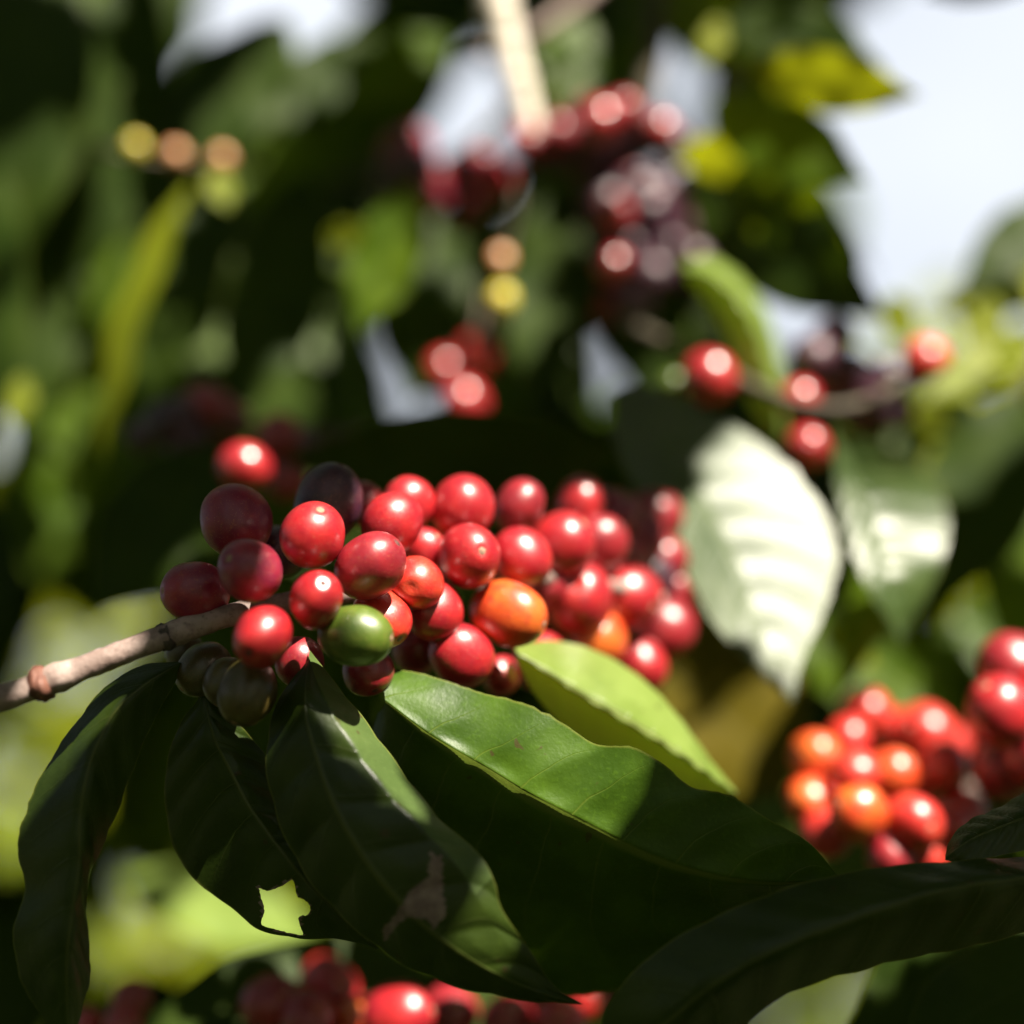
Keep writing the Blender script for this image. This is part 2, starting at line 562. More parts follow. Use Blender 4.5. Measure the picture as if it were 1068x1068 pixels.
class Crown:
    """many small leaves in one mesh"""
    def __init__(self):
        self.V, self.F, self.U = [], [], []

    def add(self, p0, p1, hw, rng, **kw):
        rows = blade(p0, p1, hw, rng, nv=8, **kw)
        keep = (0, 2, 4, 6, 8)
        b = len(self.V)
        for i, r in enumerate(rows):
            for j in keep:
                self.V.append(r[j])
                self.U.append((j / 8, i / 7))
        for i in range(7):
            for j in range(4):
                a = b + i * 5 + j
                self.F.append((a, a + 1, a + 6, a + 5))

    def build(self, name, mat, parent):
        return link(name, mesh(name, self.V, self.F, self.U), mat, parent)


# ------------------------------------------------------------------ cherries
def cherry_mesh(elong, seg=40, rings=28, seed=0):
    """a coffee cherry of radius 1 along +Z = the navel end"""
    V, F = [], []
    prof = []
    for i in range(rings + 1):
        a = math.pi * i / rings
        r, z = math.sin(a), math.cos(a)
        r = r ** 0.94 if r > 0 else 0
        z *= elong
        # shallow dip with a raised ring at the navel end, small dimple at the stalk end
        if a < 0.42:
            z -= 0.05 * math.exp(-((a) / 0.16) ** 2)
            z += 0.022 * math.exp(-((a - 0.26) / 0.06) ** 2)
        if a > 2.8:
            z += 0.10 * math.exp(-((math.pi - a) / 0.18) ** 2)
        prof.append((r, z))
    V.append(Vector((0, 0, prof[0][1])))
    for i in range(1, rings):
        for k in range(seg):
            th = 2 * math.pi * k / seg
            q = 1 + 0.045 * math.cos(2 * th + seed) + 0.018 * math.cos(3 * th + 1.7 * seed) * prof[i][0] + 0.012 * math.sin(th + 5 * prof[i][1])
            V.append(Vector((prof[i][0] * q * math.cos(th), prof[i][0] * q * math.sin(th), prof[i][1])))
    V.append(Vector((0, 0, prof[-1][1])))
    last = len(V) - 1
    for k in range(seg):
        F.append((0, 1 + k, 1 + (k + 1) % seg))
        F.append((last, last - seg + (k + 1) % seg, last - seg + k))
    for i in range(rings - 2):
        for k in range(seg):
            a = 1 + i * seg + k
            b = 1 + i * seg + (k + 1) % seg
            F.append((a, a + seg, b + seg, b))
    return V, F


def navel_geo(elong):
    """little corky disc with a rim and a nub in the middle"""
    seg = 20
    prof = [(0.0, 0.030), (0.045, 0.026), (0.075, 0.004), (0.115, 0.000), (0.150, 0.026), (0.185, 0.024), (0.215, -0.012)]
    prof = [(r * 1.45, z) for r, z in prof]
    V = [Vector((0, 0, elong - 0.05 + prof[0][1] + 0.012))]
    F = []
    for i, (r, z) in enumerate(prof[1:]):
        for k in range(seg):
            th = 2 * math.pi * k / seg
            rr = r * (1 + 0.10 * math.sin(3 * th + i) + 0.05 * math.sin(7 * th))
            V.append(Vector((rr * math.cos(th), rr * math.sin(th), elong * math.cos(math.asin(min(rr, 1))) - 0.035 + z + 0.004)))
    for k in range(seg):
        F.append((0, 1 + k, 1 + (k + 1) % seg))
    for i in range(len(prof) - 2):
        for k in range(seg):
            a = 1 + i * seg + k
            b = 1 + i * seg + (k + 1) % seg
            F.append((a, a + seg, b + seg, b))
    return V, F


CM = {}
for e in (1.0, 1.08, 1.18, 1.3):
    V, F = cherry_mesh(e, seed=e * 9)
    CM[e] = mesh('cherry', V, F)
    CM[e].materials.append(None)
    V, F = navel_geo(e)
    CM['n', e] = mesh('navel', V, F)
    CM['n', e].materials.append(None)

COLOUR_LABEL = {'W': 'small yellow bead standing in for a sunlit spot', 'T': 'small peach bead standing in for a sunlit spot', 'O': 'orange half ripe cherry', 'P': 'dull purple overripe cherry', 'D': 'blackish purple overripe cherry',
                'G': 'hard green unripe cherry', 'Y': 'olive unripe cherry', 'M': 'dark maroon cherry'}


def cherry(x, y, d, r, kind, parent, axis=None, elong=1.08, navel=True, rng=None, dark=False):
    """a cherry seen at (x, y) with radius r in pixels there; axis = where its navel points"""
    if axis is None:
        axis = (rng.uniform(-0.7, 0.7), rng.uniform(-0.7, 0.5), rng.uniform(0.1, 1))
    rad = r * K * d
    o = bpy.data.objects.new('cherry', CM[elong])
    col.objects.link(o)
    q = D(*axis).to_track_quat('Z', 'Y')
    o.parent = parent
    o.location = P(x, y, d) - parent.location
    o.rotation_euler = (q @ Matrix.Rotation((rng or random).uniform(0, 6.28), 3, 'Z').to_quaternion()).to_euler()
    o.scale = (rad, rad, rad)
    o.material_slots[0].link = 'OBJECT'
    o.material_slots[0].material = CH[kind]
    if kind in COLOUR_LABEL:
        o['label'] = COLOUR_LABEL[kind]
    if navel:
        nv = bpy.data.objects.new('navel', CM['n', elong])
        col.objects.link(nv)
        nv.parent = o
        nv.material_slots[0].link = 'OBJECT'
        nv.material_slots[0].material = NAVEL_DARK if dark or kind in 'DM' else NAVEL
    return o


BR = 'fruiting coffee branches'
LIT = []          # (point, radius): sunlit spots that the leaves overhead leave open


def lit(x, y, d, r=0.03):
    LIT.append((P(x, y, d), r))


# ------------------------------------------------------------------ A: the branch in focus
rng = random.Random(3)
A = thing('coffee_branch', P(0, 725, 0.368), 'grey-brown twig in sharp focus ending in a long cluster of red and purple cherries', 'coffee branch', BR)
STEM_A = [(-30, 738, .366), (0, 728, .368), (42, 714, .370), (130, 680, .374), (190, 658, .378), (245, 640, .383), (320, 625, .395), (420, 610, .405), (520, 600, .425), (640, 612, .452), (690, 625, .462)]
stem([P(*p) for p in STEM_A], 0.0029, 0.0018, BARK, A, nodes=((0.245, 0.10, 0.02), (0.10, 0.22, 0.016)), n=140, seg=18)


def ring(x, y, d, tx, ty, r, L, mat, name='node', seed=0):
    c, t = P(x, y, d), D(tx, ty, 0)
    pts = [c + t * L * (k / 8 - 0.5) for k in range(9)]
    rad = [r * (0.86 + 0.30 * math.sin(math.pi * k / 8) + 0.06 * math.sin(k * 2.3 + seed)) for k in range(9)]
    V, F = tube_geo(pts, rad, 18, 0.35, seed)
    o = link(name, mesh(name, V, F), mat, A)
    return o


ring(43, 714, .370, .93, .33, 0.0034, 0.0045, NODE_RED)
ring(172, 664.5, .377, .92, .36, 0.0028, 0.0042, NODE_DARK, seed=4)

FRUIT_A = [
    # x, y, d, r, kind, axis, elong, navel
    (246, 543, .390, 37, 'P', (-.2, .8, -.4), 1.08), (342, 525, .402, 37, 'D', (.3, .9, .1), 1.08), (326, 558, .378, 35, 'R', (.30, .78, .55), 1.08),
    (261, 595, .371, 33, 'P', (-.52, .38, .76), 1.08), (204, 617, .383, 31, 'P', (-.88, .05, .48), 1.18), (330, 625, .368, 28.5, 'R', (.30, .55, .78), 1.08),
    (274, 664, .363, 31, 'R', (-.28, -.42, .86), 1.18), (386, 590, .380, 34, 'M', (.75, .62, .25), 1.18), (371, 663, .371, 31, 'G', (.93, -.05, .22), 1.3),
    (409, 546, .400, 32, 'R', (.4, .5, -.2), 1.08), (427, 524, .416, 26, 'R', (-.5, .8, .1), 1.08), (398, 645, .388, 29, 'S', (.6, -.6, .5), 1.18),
    (434, 608, .393, 29, 'S', (.1, .1, -.9), 1.08), (452, 637, .400, 30, 'R', (.2, -.9, .3), 1.08), (441, 574, .412, 23, 'R', (.3, .3, .2), 1.08),
    (482, 530, .420, 35, 'R', (.3, .7, -.5), 1.08), (489, 580, .404, 33, 'R', (.38, .16, .9), 1.08), (544, 581, .420, 31, 'R', (.6, -.6, .2), 1.08),
    (541, 528, .432, 26, 'M', (.5, .8, .1), 1.08), (530, 640, .408, 33, 'O', (.88, -.25, .38), 1.3), (481, 684, .403, 31, 'R', (.6, -.5, -.2), 1.18),
    (586, 568, .437, 30, 'R', (.4, .4, .2), 1.08), (622, 569, .447, 28, 'M', (.6, .5, .3), 1.08), (604, 626, .441, 34, 'R', (.1, -.4, -.7), 1.08),
    (654, 622, .450, 33, 'R', (.5, -.2, .4), 1.08), (605, 528, .453, 25, 'R', (.2, .9, .2), 1.08), (637, 541, .462, 29, 'P', (.4, .7, .4), 1.08),
    (660, 562, .466, 31, 'P', (.6, .5, .2), 1.08), (688, 586, .470, 26, 'M', (.9, .3, .2), 1.08), (624, 668, .445, 29, 'O', (-.2, -.8, .4), 1.08),
    (668, 694, .452, 26, 'R', (.4, -.7, .4), 1.08), (692, 654, .464, 29, 'M', (.9, -.2, .2), 1.08), (522, 704, .424, 20, 'R', (.2, -.8, .3), 1.08),
    (212, 698, .388, 27, 'Y', (-.6, -.6, .4), 1.18), (258, 722, .374, 31, 'Y', (-.3, -.8, .4), 1.18), (194, 682, .398, 21, 'Y', (-.8, -.3, .2), 1.08),
    (384, 700, .392, 26, 'M', (.3, -.7, .5), 1.08), (436, 676, .412, 27, 'M', (.2, -.9, .1), 1.08), (564, 690, .434, 27, 'R', (.2, -.9, .2), 1.08),
    (292, 575, .402, 26, 'D', (-.1, .3, .8), 1.08), (378, 526, .420, 24, 'M', (.4, .8, .2), 1.08), (570, 610, .440, 24, 'M', (.1, .1, .8), 1.08),
    (460, 660, .418, 25, 'M', (.1, -.3, .8), 1.08), (312, 690, .386, 25, 'M', (.0, -.9, .2), 1.08), (238, 712, .381, 25, 'Y', (-.4, -.8, .3), 1.08), (648, 584, .462, 28, 'R', (.4, .1, .8), 1.08), (678, 545, .474, 29, 'M', (.6, .6, .3), 1.08), (700, 620, .472, 28, 'M', (.8, .1, .3), 1.08), (672, 605, .468, 29, 'D', (.8, .1, .3), 1.08), (700, 565, .48, 22, 'M', (.8, .3, .3), 1.08),
]
for (x, y, d, r, k, ax, e) in FRUIT_A:
    if x > 560:                                   # the far end runs away from the viewer
        d, r = d + (x - 560) * .00013, r * 1.09
    if e == 1.08:
        e = (1.0, 1.08, 1.08, 1.18)[int(x * 7 + y) % 4]
    cherry(x, y, d, r, k, A, ax, e, navel=ax[2] > 0 or k in 'PG', rng=rng, dark=(x, y) in ((330, 625), (274, 664)))

# the hanging leaf at the far left
loft([
    [(184, 690, .384), (150, 694, .384), (112, 716, .382), (72, 765, .380), (36, 825, .378), (19, 885, .376), (28, 925, .375), (15, 968, .373), (22, 1020, .372), (48, 1066, .371), (66, 1085, .371)],
    [(188, 691, .384), (150, 715, .378), (118, 745, .374), (94, 795, .371), (84, 850, .369), (83, 900, .368), (76, 950, .367), (70, 1000, .367), (70, 1050, .369), (72, 1090, .371)],
    [(192, 692, .385), (182, 712, .384), (158, 755, .383), (139, 800, .382), (120, 850, .381), (100, 895, .379), (90, 925, .377), (90, 965, .376), (93, 1012, .375), (86, 1050, .374), (76, 1088, .372)],
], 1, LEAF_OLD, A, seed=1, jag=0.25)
# the narrow leaf beside it, with a torn hole near its edge
TEAR = [(270, 926), (278, 929), (287, 927), (297, 922), (305, 918), (308, 926), (310, 935), (318, 939), (324, 946), (321, 954), (312, 956), (313, 966), (316, 975), (302, 973), (287, 969), (273, 964), (276, 950), (273, 938)]


def inside(p, poly, rag):
    q = p - EYE
    d = q.dot(FWD)
    x, y = 534 + q.dot(RT) / (K * d), 534 - q.dot(UP) / (K * d)
    x, y = x + rag * noise.noise(Vector((x * .3, y * .3, 0))), y + rag * noise.noise(Vector((x * .3, y * .3, 9)))
    ins = False
    for i in range(len(poly)):
        (ax, ay), (bx, by) = poly[i - 1], poly[i]
        if (ay > y) != (by > y) and x < (bx - ax) * (y - ay) / (by - ay) + ax:
            ins = not ins
    return ins


def cut(o, poly, d0, d1):
    """cut an opening with a ragged outline through a blade"""
    ring = curve([Vector((x, y, 0)) for x, y in poly + poly[:1]], 90)[:-1]
    ring = [(p.x + 1.1 * noise.noise(Vector((p.x * .35, p.y * .35, 2))), p.y + 1.1 * noise.noise(Vector((p.x * .35, p.y * .35, 7)))) for p in ring]
    m = len(ring)
    V = [P(x, y, d0) for x, y in ring] + [P(x, y, d1) for x, y in ring]
    F = [tuple(range(m)), tuple(range(2 * m - 1, m - 1, -1))] + [((i + 1) % m, i, m + i, m + (i + 1) % m) for i in range(m)]
    k = bpy.data.objects.new('cutter', mesh('cutter', V, F, smooth=False))
    col.objects.link(k)
    bm = bmesh.new()
    bm.from_mesh(k.data)
    bmesh.ops.recalc_face_normals(bm, faces=bm.faces)
    bm.to_mesh(k.data)
    bm.free()
    md = o.modifiers.new('cut', 'BOOLEAN')
    md.operation, md.object, md.solver = 'DIFFERENCE', k, 'EXACT'
    dg = bpy.context.evaluated_depsgraph_get()
    me = bpy.data.meshes.new_from_object(o.evaluated_get(dg))
    o.modifiers.clear()
    o.data = me
    bpy.data.objects.remove(k)
    return o


A_torn = loft([
    [(210, 712, .388), (206, 730, .387), (188, 755, .389), (174, 800, .391), (174, 850, .391), (186, 893, .390), (212, 925, .388), (242, 946, .386), (268, 968, .384), (310, 978, .383), (350, 979, .383), (385, 986, .383)],
    [(212, 712, .388), (216, 740, .386), (225, 773, .384), (243, 808, .383), (260, 840, .382), (280, 868, .381), (302, 897, .380), (322, 922, .380), (338, 938, .380), (358, 958, .381), (375, 973, .382), (392, 990, .383)],
    [(214, 712, .388), (228, 736, .387), (255, 762, .388), (276, 788, .390), (292, 822, .391), (312, 855, .391), (332, 890, .390), (345, 915, .389), (358, 938, .388), (370, 956, .386), (382, 972, .385), (396, 990, .383)],
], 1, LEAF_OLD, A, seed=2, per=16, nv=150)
A_torn = cut(A_torn, TEAR, .355, .42)
A_torn['label'] = 'dark hanging leaf with a torn bright hole near its edge'
A_torn.data.materials.append(WITHER)
RIM = [(297 + (x - 297) * 1.07, 948 + (y - 948) * 1.07) for (x, y) in TEAR]
for f in A_torn.data.polygons:
    if inside(f.center, RIM, 3.0):
        f.material_index = 1
# the dark leaf that hangs in front, its right margin folded up
A_fold = loft([
    [(320, 690, .380), (292, 728, .379), (279, 780, .377), (284, 830, .375), (302, 880, .374), (330, 925, .373), (372, 968, .372), (420, 1004, .372), (480, 1028, .372), (545, 1042, .373), (606, 1048, .375)],
    [(322, 688, .379), (318, 740, .372), (330, 790, .368), (348, 840, .365), (375, 890, .363), (405, 930, .362), (440, 965, .362), (480, 995, .363), (525, 1020, .366), (565, 1036, .370), (607, 1048, .375)],
    [(322, 686, .379), (338, 730, .373), (366, 775, .369), (402, 825, .366), (440, 865, .364), (474, 900, .363), (495, 932, .363), (512, 962, .364), (540, 1000, .367), (568, 1030, .371), (608, 1048, .375)],
    [(323, 678, .381), (352, 716, .381), (389, 764, .380), (427, 816, .376), (463, 860, .370), (498, 889, .366), (515, 919, .365), (524, 950, .365), (552, 990, .368), (578, 1028, .372), (610, 1049, .375)],
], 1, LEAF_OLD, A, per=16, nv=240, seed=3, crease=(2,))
A_fold['label'] = 'dark hanging leaf with a folded pale margin and a withered patch'
A_fold.data.materials.append(LEAF_UNDER)
A_fold.data.materials.append(WITHER)
BLIGHT = [(449, 889), (460, 893), (462, 926), (466, 953), (453, 968), (442, 958), (425, 956), (412, 968), (401, 983), (399, 968), (412, 955), (417, 945), (432, 926), (447, 915)]
for f in A_fold.data.polygons:
    u = (f.index % 48)
    if u >= 32 and f.index // 48 < 150:
        f.material_index = 1
    elif inside(f.center, BLIGHT, 2.0):
        f.material_index = 2
# the broad leaf to its right
loft([
    [(400, 697, .397), (440, 702, .395), (500, 721, .392), (552, 735, .389), (592, 757, .387), (622, 776, .385), (660, 779, .383), (692, 797, .381), (722, 821, .380), (760, 829, .379), (800, 853, .380), (845, 880, .382), (874, 914, .384)],
    [(400, 712, .392), (450, 738, .389), (500, 762, .387), (550, 788, .384), (600, 806, .383), (650, 828, .381), (700, 846, .379), (745, 868, .379), (790, 884, .379), (835, 898, .382), (874, 915, .384)],
    [(402, 732, .389), (450, 768, .386), (511, 804, .384), (550, 828, .382), (590, 849, .381), (650, 880, .380), (687, 897, .379), (735, 912, .379), (790, 921, .380), (835, 921, .382), (874, 916, .384)],
    [(398, 740, .394), (405, 830, .398), (450, 900, .399), (520, 945, .399), (590, 965, .399), (660, 970, .397), (730, 962, .394), (790, 948, .390), (840, 930, .386), (874, 917, .384)],
    [(394, 744, .399), (372, 830, .406), (400, 920, .410), (470, 1000, .412), (560, 1035, .411), (650, 1035, .408), (730, 1010, .402), (800, 975, .395), (845, 943, .389), (874, 918, .384)],
], 2, LEAF_GLOW, A, per=7, nv=120, seed=5, jag=0.25)
# the sunlit leaf behind it
loft([
    [(538, 672, .420), (575, 668, .425), (610, 674, .427), (645, 690, .430), (680, 716, .432), (712, 752, .433), (740, 790, .434), (768, 826, .433)],
    [(538, 680, .416), (570, 700, .416), (610, 726, .417), (650, 748, .418), (690, 772, .420), (725, 796, .423), (768, 827, .433)],
    [(540, 690, .417), (556, 722, .420), (580, 752, .423), (612, 790, .425), (660, 822, .428), (710, 836, .430), (740, 836, .432), (768, 828, .433)],
], 1, LEAF_PALE, A, nv=60, amp=.0004, seed=6)
for p in ((326, 545, .375, .007), (322, 615, .366, .004), (276, 652, .360, .0045), (409, 545, .40, .008), (427, 520, .412, .006), (434, 608, .39, .009), (452, 637, .395, .008), (398, 640, .385, .006),
          (482, 525, .415, .010), (489, 580, .40, .012), (544, 581, .415, .011), (541, 522, .428, .006), (530, 640, .40, .012), (481, 684, .40, .010), (586, 568, .433, .010), (604, 626, .436, .013),
          (654, 622, .445, .012), (605, 524, .45, .005), (668, 690, .45, .008), (690, 650, .46, .006), (425, 525, .41, .006), (386, 572, .376, .004), (624, 660, .44, .010), (441, 574, .405, .008),
          (400, 655, .372, .003), (60, 708, .368, .006), (110, 686, .372, .005), (385, 768, .372, .004), (430, 830, .368, .003), (522, 945, .364, .005),
          (425, 715, .395, .006), (460, 730, .392, .008), (500, 752, .388, .009), (545, 775, .386, .009), (590, 800, .384, .008), (630, 830, .382, .006),
          (600, 710, .42, .012), (650, 740, .422, .014), (700, 780, .427, .014), (740, 815, .432, .01)):
    lit(*p)

# ------------------------------------------------------------------ B: leafy twig at lower right
B = thing('coffee_branch', P(1120, 900, 0.40), 'fruitless twig with large dark leaves reaching in below the orange cherry cluster', 'coffee branch', BR)
stem([P(1240, 860, .44), P(1160, 890, .41), P(1110, 905, .395), P(1080, 915, .39)], .0026, .0018, BARK, B)
loft([
    [(1110, 893, .385), (1040, 896, .378), (985, 900, .374), (930, 904, .371), (880, 912, .369), (830, 924, .367), (780, 942, .366), (740, 960, .366), (700, 982, .366), (660, 1014, .367), (634, 1050, .368), (622, 1090, .370)],
    [(1110, 910, .375), (1000, 925, .364), (930, 945, .360), (860, 970, .358), (800, 995, .357), (740, 1030, .358), (690, 1070, .362), (630, 1100, .370)],
    [(1110, 960, .385), (1020, 985, .378), (940, 1000, .374), (900, 1010, .373), (850, 1024, .372), (800, 1048, .372), (760, 1085, .372), (700, 1120, .374)],
], 1, LEAF_OLD, B, seed=8, nv=90)
loft([
    [(1130, 760, .40), (1085, 812, .394), (1048, 840, .390), (1012, 856, .386), (992, 875, .383), (986, 892, .381)],
    [(1130, 800, .390), (1090, 842, .384), (1055, 858, .381), (1020, 872, .379), (1000, 884, .378), (986, 894, .380)],
    [(1130, 850, .385), (1090, 880, .381), (1055, 890, .378), (1025, 896, .377), (1005, 900, .377), (986, 897, .380)],
], 1, LEAF_OLD, B, nv=50, seed=9)
leaf(1130, 930, .47, 880, 1075, .45, 75, LEAF_DARK, B, rng, roll=-10)
leaf(1130, 985, .43, 930, 1110, .42, 60, LEAF_DARK, B, rng, roll=15)

# ------------------------------------------------------------------ C: orange and red cluster at right
C = thing('coffee_branch', P(1010, 820, .53), 'branch with a blurred tight bunch of glossy orange and scarlet cherries', 'coffee branch', BR)
stem([P(1130, 860, .56), P(1030, 825, .535), P(920, 815, .53), P(860, 820, .525)], .0024, .0016, BARK, C)
for (x, y, d, r, k) in [
    (850, 790, .500, 27, 'O'), (904, 745, .510, 28, 'R'), (885, 772, .497, 25, 'R'), (968, 764, .512, 31, 'R'), (940, 765, .520, 25, 'R'), (892, 806, .490, 25, 'R'), (930, 808, .496, 27, 'O'),
    (984, 800, .505, 28, 'R'), (845, 834, .505, 25, 'O'), (896, 848, .485, 30, 'O'), (862, 868, .505, 27, 'S'), (953, 858, .492, 31, 'S'), (985, 862, .505, 27, 'S'), (1006, 848, .520, 24, 'R'),
    (928, 893, .505, 27, 'M'), (965, 893, .510, 24, 'S'), (920, 860, .525, 25, 'M'), (872, 840, .52, 26, 'S'), (955, 820, .525, 26, 'R'), (990, 775, .525, 22, 'R')]:
    d -= (y - 760) * .00034
    k = 'S' if k == 'R' else k
    cherry(x, y, d, r * .99, k, C, rng=rng, navel=r > 26)
for p in ((930, 900, .46, .016), (1005, 800, .50, .014), (845, 850, .47, .014), (900, 790, .49, .026), (950, 830, .49, .028), (865, 825, .49, .024), (975, 770, .50, .020), (1000, 845, .51, .014), (940, 880, .465, .020)):
    lit(*p)
leaf(880, 860, .53, 780, 900, .49, 34, LEAF_PALE, C, rng, roll=-35)
lit(815, 850, .51, .014)

# ------------------------------------------------------------------ D: cherries at the right edge
E = thing('coffee_branch', P(1090, 740, .47), 'branch with a few large crimson cherries, cut off by the right edge', 'coffee branch', BR)
stem([P(1200, 700, .49), P(1100, 730, .475), P(1050, 760, .47), P(1030, 800, .47)], .0024, .0016, BARK, E)
for (x, y, d, r, k) in [(1045, 742, .455, 37, 'R'), (1056, 694, .47, 34, 'M'), (1090, 720, .46, 34, 'R'), (1052, 800, .475, 36, 'M'), (1085, 790, .46, 34, 'M'), (1100, 680, .48, 32, 'M')]:
    cherry(x, y, d, r, k, E, rng=rng)
lit(1045, 725, .45, .012)

# ------------------------------------------------------------------ bottom cluster
G = thing('coffee_branch', P(300, 1075, .47), 'low branch with shaded cherries peeping out under the big dark leaves', 'coffee branch', BR)
stem([P(60, 1110, .49), P(200, 1080, .475), P(350, 1075, .47), P(480, 1085, .47), P(620, 1100, .48)], .0024, .0016, BARK, G)
for (x, y, d, r, k) in [(283, 1047, .46, 31, 'M'), (345, 1031, .475, 30, 'R'), (415, 1058, .455, 31, 'R'), (378, 1066, .46, 27, 'O'), (470, 1056, .475, 28, 'M'), (322, 1062, .455, 30, 'M'), (530, 1066, .47, 28, 'M'), (584, 1066, .465, 27, 'R'),
                        (128, 1070, .47, 22, 'R'), (137, 1042, .48, 20, 'M'), (90, 1072, .475, 20, 'R'), (610, 1042, .48, 24, 'S')]:
    cherry(x, y, d, r, k, G, (.9, .2, .3) if (x, y) == (415, 1058) else None, 1.3 if x in (415, 345) else 1.08, rng=rng)
lit(425, 1050, .45, .012)
lit(400, 1050, .45, .010)
lit(345, 1022, .47, .005)
leaf(470, 1030, .50, 130, 1075, .47, 62, LEAF_DARK, G, rng, roll=20, sag=.1)
leaf(130, 915, .66, 345, 985, .63, 42, LEAF_PALE, G, rng, roll=-30)
lit(240, 955, .64, .02)
lit(300, 955, .63, .02)
leaf(560, 1010, .50, 420, 1090, .49, 60, LEAF_DARK, G, rng, roll=20)

# ------------------------------------------------------------------ H: lone bright cherry above the purple ones
H = thing('coffee_branch', P(240, 450, .53), 'shaded branch with maroon cherries and one bright red cherry just above the purple ones', 'coffee branch', BR)
stem([P(380, 455, .56), P(300, 450, .54), P(220, 440, .535), P(130, 445, .54)], .0022, .0015, BARK_DARK, H)
for (x, y, d, r, k) in [(255, 488, .49, 27, 'B'), (178, 440, .53, 28, 'D'), (216, 424, .54, 26, 'M'), (196, 462, .53, 22, 'D'), (240, 440, .545, 22, 'M'), (290, 457, .525, 25, 'M'), (312, 470, .535, 22, 'D'), (300, 500, .52, 22, 'M'), (150, 455, .54, 18, 'D')]:
    cherry(x, y, d, r, k, H, rng=rng, navel=False)
lit(255, 482, .488, .009)
leaf(240, 468, .52, 95, 640, .50, 62, LEAF_DARK, H, rng, roll=10, sag=.05)
leaf(640, 475, .53, 290, 478, .51, 58, LEAF_DARK, H, rng, roll=-15, sag=.06)
leaf(560, 440, .53, 470, 520, .52, 26, LEAF, H, rng, roll=-20)

# ------------------------------------------------------------------ I: right middle branch with pale sunlit leaves
I = thing('coffee_branch', P(800, 420, .53), 'branch with two glaring white sunlit leaves and scattered red and blackish cherries', 'coffee branch', BR)
stem([P(640, 330, .58), P(740, 380, .55), P(830, 420, .535), P(900, 420, .54), P(990, 370, .56)], .0024, .0016, BARK_DARK, I)
for (x, y, d, r, k) in [(740, 394, .535, 27, 'B'), (702, 400, .54, 13, 'G'), (833, 415, .54, 20, 'B'), (842, 467, .53, 23, 'B'), (850, 372, .555, 24, 'D'), (884, 392, .56, 26, 'D'), (912, 425, .555, 26, 'D'), (870, 350, .57, 22, 'D'),
                        (925, 395, .565, 22, 'D'), (895, 435, .56, 22, 'D'), (860, 400, .57, 22, 'M'), (965, 374, .55, 23, 'S'), (935, 430, .565, 18, 'D')]:
    cherry(x, y, d, r, k, I, rng=rng, navel=False)
for p in ((740, 390, .53, .010), (834, 411, .535, .008), (842, 463, .525, .008), (965, 370, .55, .012)):
    lit(*p)
# glaring leaf
loft([
    [(640, 410, 0.5056), (640, 460, 0.4976), (668, 520, 0.4905), (696, 565, 0.4865), (722, 610, 0.4824), (748, 655, 0.4781), (790, 700, 0.4743), (826, 732, 0.4709)],
    [(650, 402, 0.5077), (690, 460, 0.5026), (730, 520, 0.4977), (762, 580, 0.4914), (786, 640, 0.4837), (806, 690, 0.4768), (826, 733, 0.4708)],
    [(670, 398, 0.5103), (730, 425, 0.5129), (775, 450, 0.5133), (820, 485, 0.5102), (856, 530, 0.5042), (873, 580, 0.4968), (858, 640, 0.4867), (836, 690, 0.4780), (827, 734, 0.4707)],
], 1, LEAF_SHEEN, I, nv=60, amp=.0003, seed=12, jag=.25)
for p in ((712, 545, .487, .007), (722, 585, .482, .008), (738, 628, .478, .008), (785, 475, .505, .009), (812, 512, .495, .011), (846, 600, .486, .010), (835, 645, .48, .006)):
    lit(*p)
# its neighbour
loft([
    [(868, 445, 0.5219), (872, 500, 0.5182), (884, 560, 0.5101), (905, 612, 0.5026), (925, 645, 0.5010), (938, 668, 0.5005)],
    [(872, 443, 0.5224), (890, 500, 0.5196), (905, 550, 0.5137), (920, 600, 0.5056), (932, 640, 0.5019), (939, 669, 0.5006)],
    [(876, 442, 0.5198), (930, 468, 0.5185), (972, 500, 0.5240), (988, 540, 0.5204), (982, 585, 0.5115), (966, 622, 0.5080), (953, 648, 0.5075), (940, 670, 0.5069)],
], 1, LEAF_SHEEN, I, nv=60, seed=13)
lit(900, 560, .512, .016)
lit(940, 540, .522, .018)
lit(935, 620, .51, .014)
# arched narrow leaf above
loft([
    [(714, 272, .55), (742, 268, .552), (775, 290, .555), (800, 325, .556), (814, 370, .556), (820, 415, .555), (818, 460, .553)],
    [(714, 280, .548), (738, 283, .543), (766, 304, .540), (788, 340, .538), (800, 380, .538), (808, 420, .54), (816, 461, .553)],
    [(715, 286, .55), (730, 305, .548), (750, 335, .545), (765, 370, .543), (776, 405, .543), (792, 440, .545), (815, 462, .553)],
], 1, LEAF_PALE, I, nv=50, seed=14)
lit(735, 275, .548, .016)
lit(785, 320, .545, .018)
lit(805, 380, .545, .016)
leaf(960, 500, .56, 870, 735, .52, 30, LEAF, I, rng, roll=25)
leaf(720, 180, .60, 925, 335, .56, 58, LEAF_DARK, I, rng, roll=10, sag=.06)
leaf(640, 650, .60, 850, 830, .57, 100, LEAF_OLIVE, I, rng, roll=-10)
leaf(830, 640, .60, 1010, 760, .57, 60, LEAF, I, rng, roll=-20)

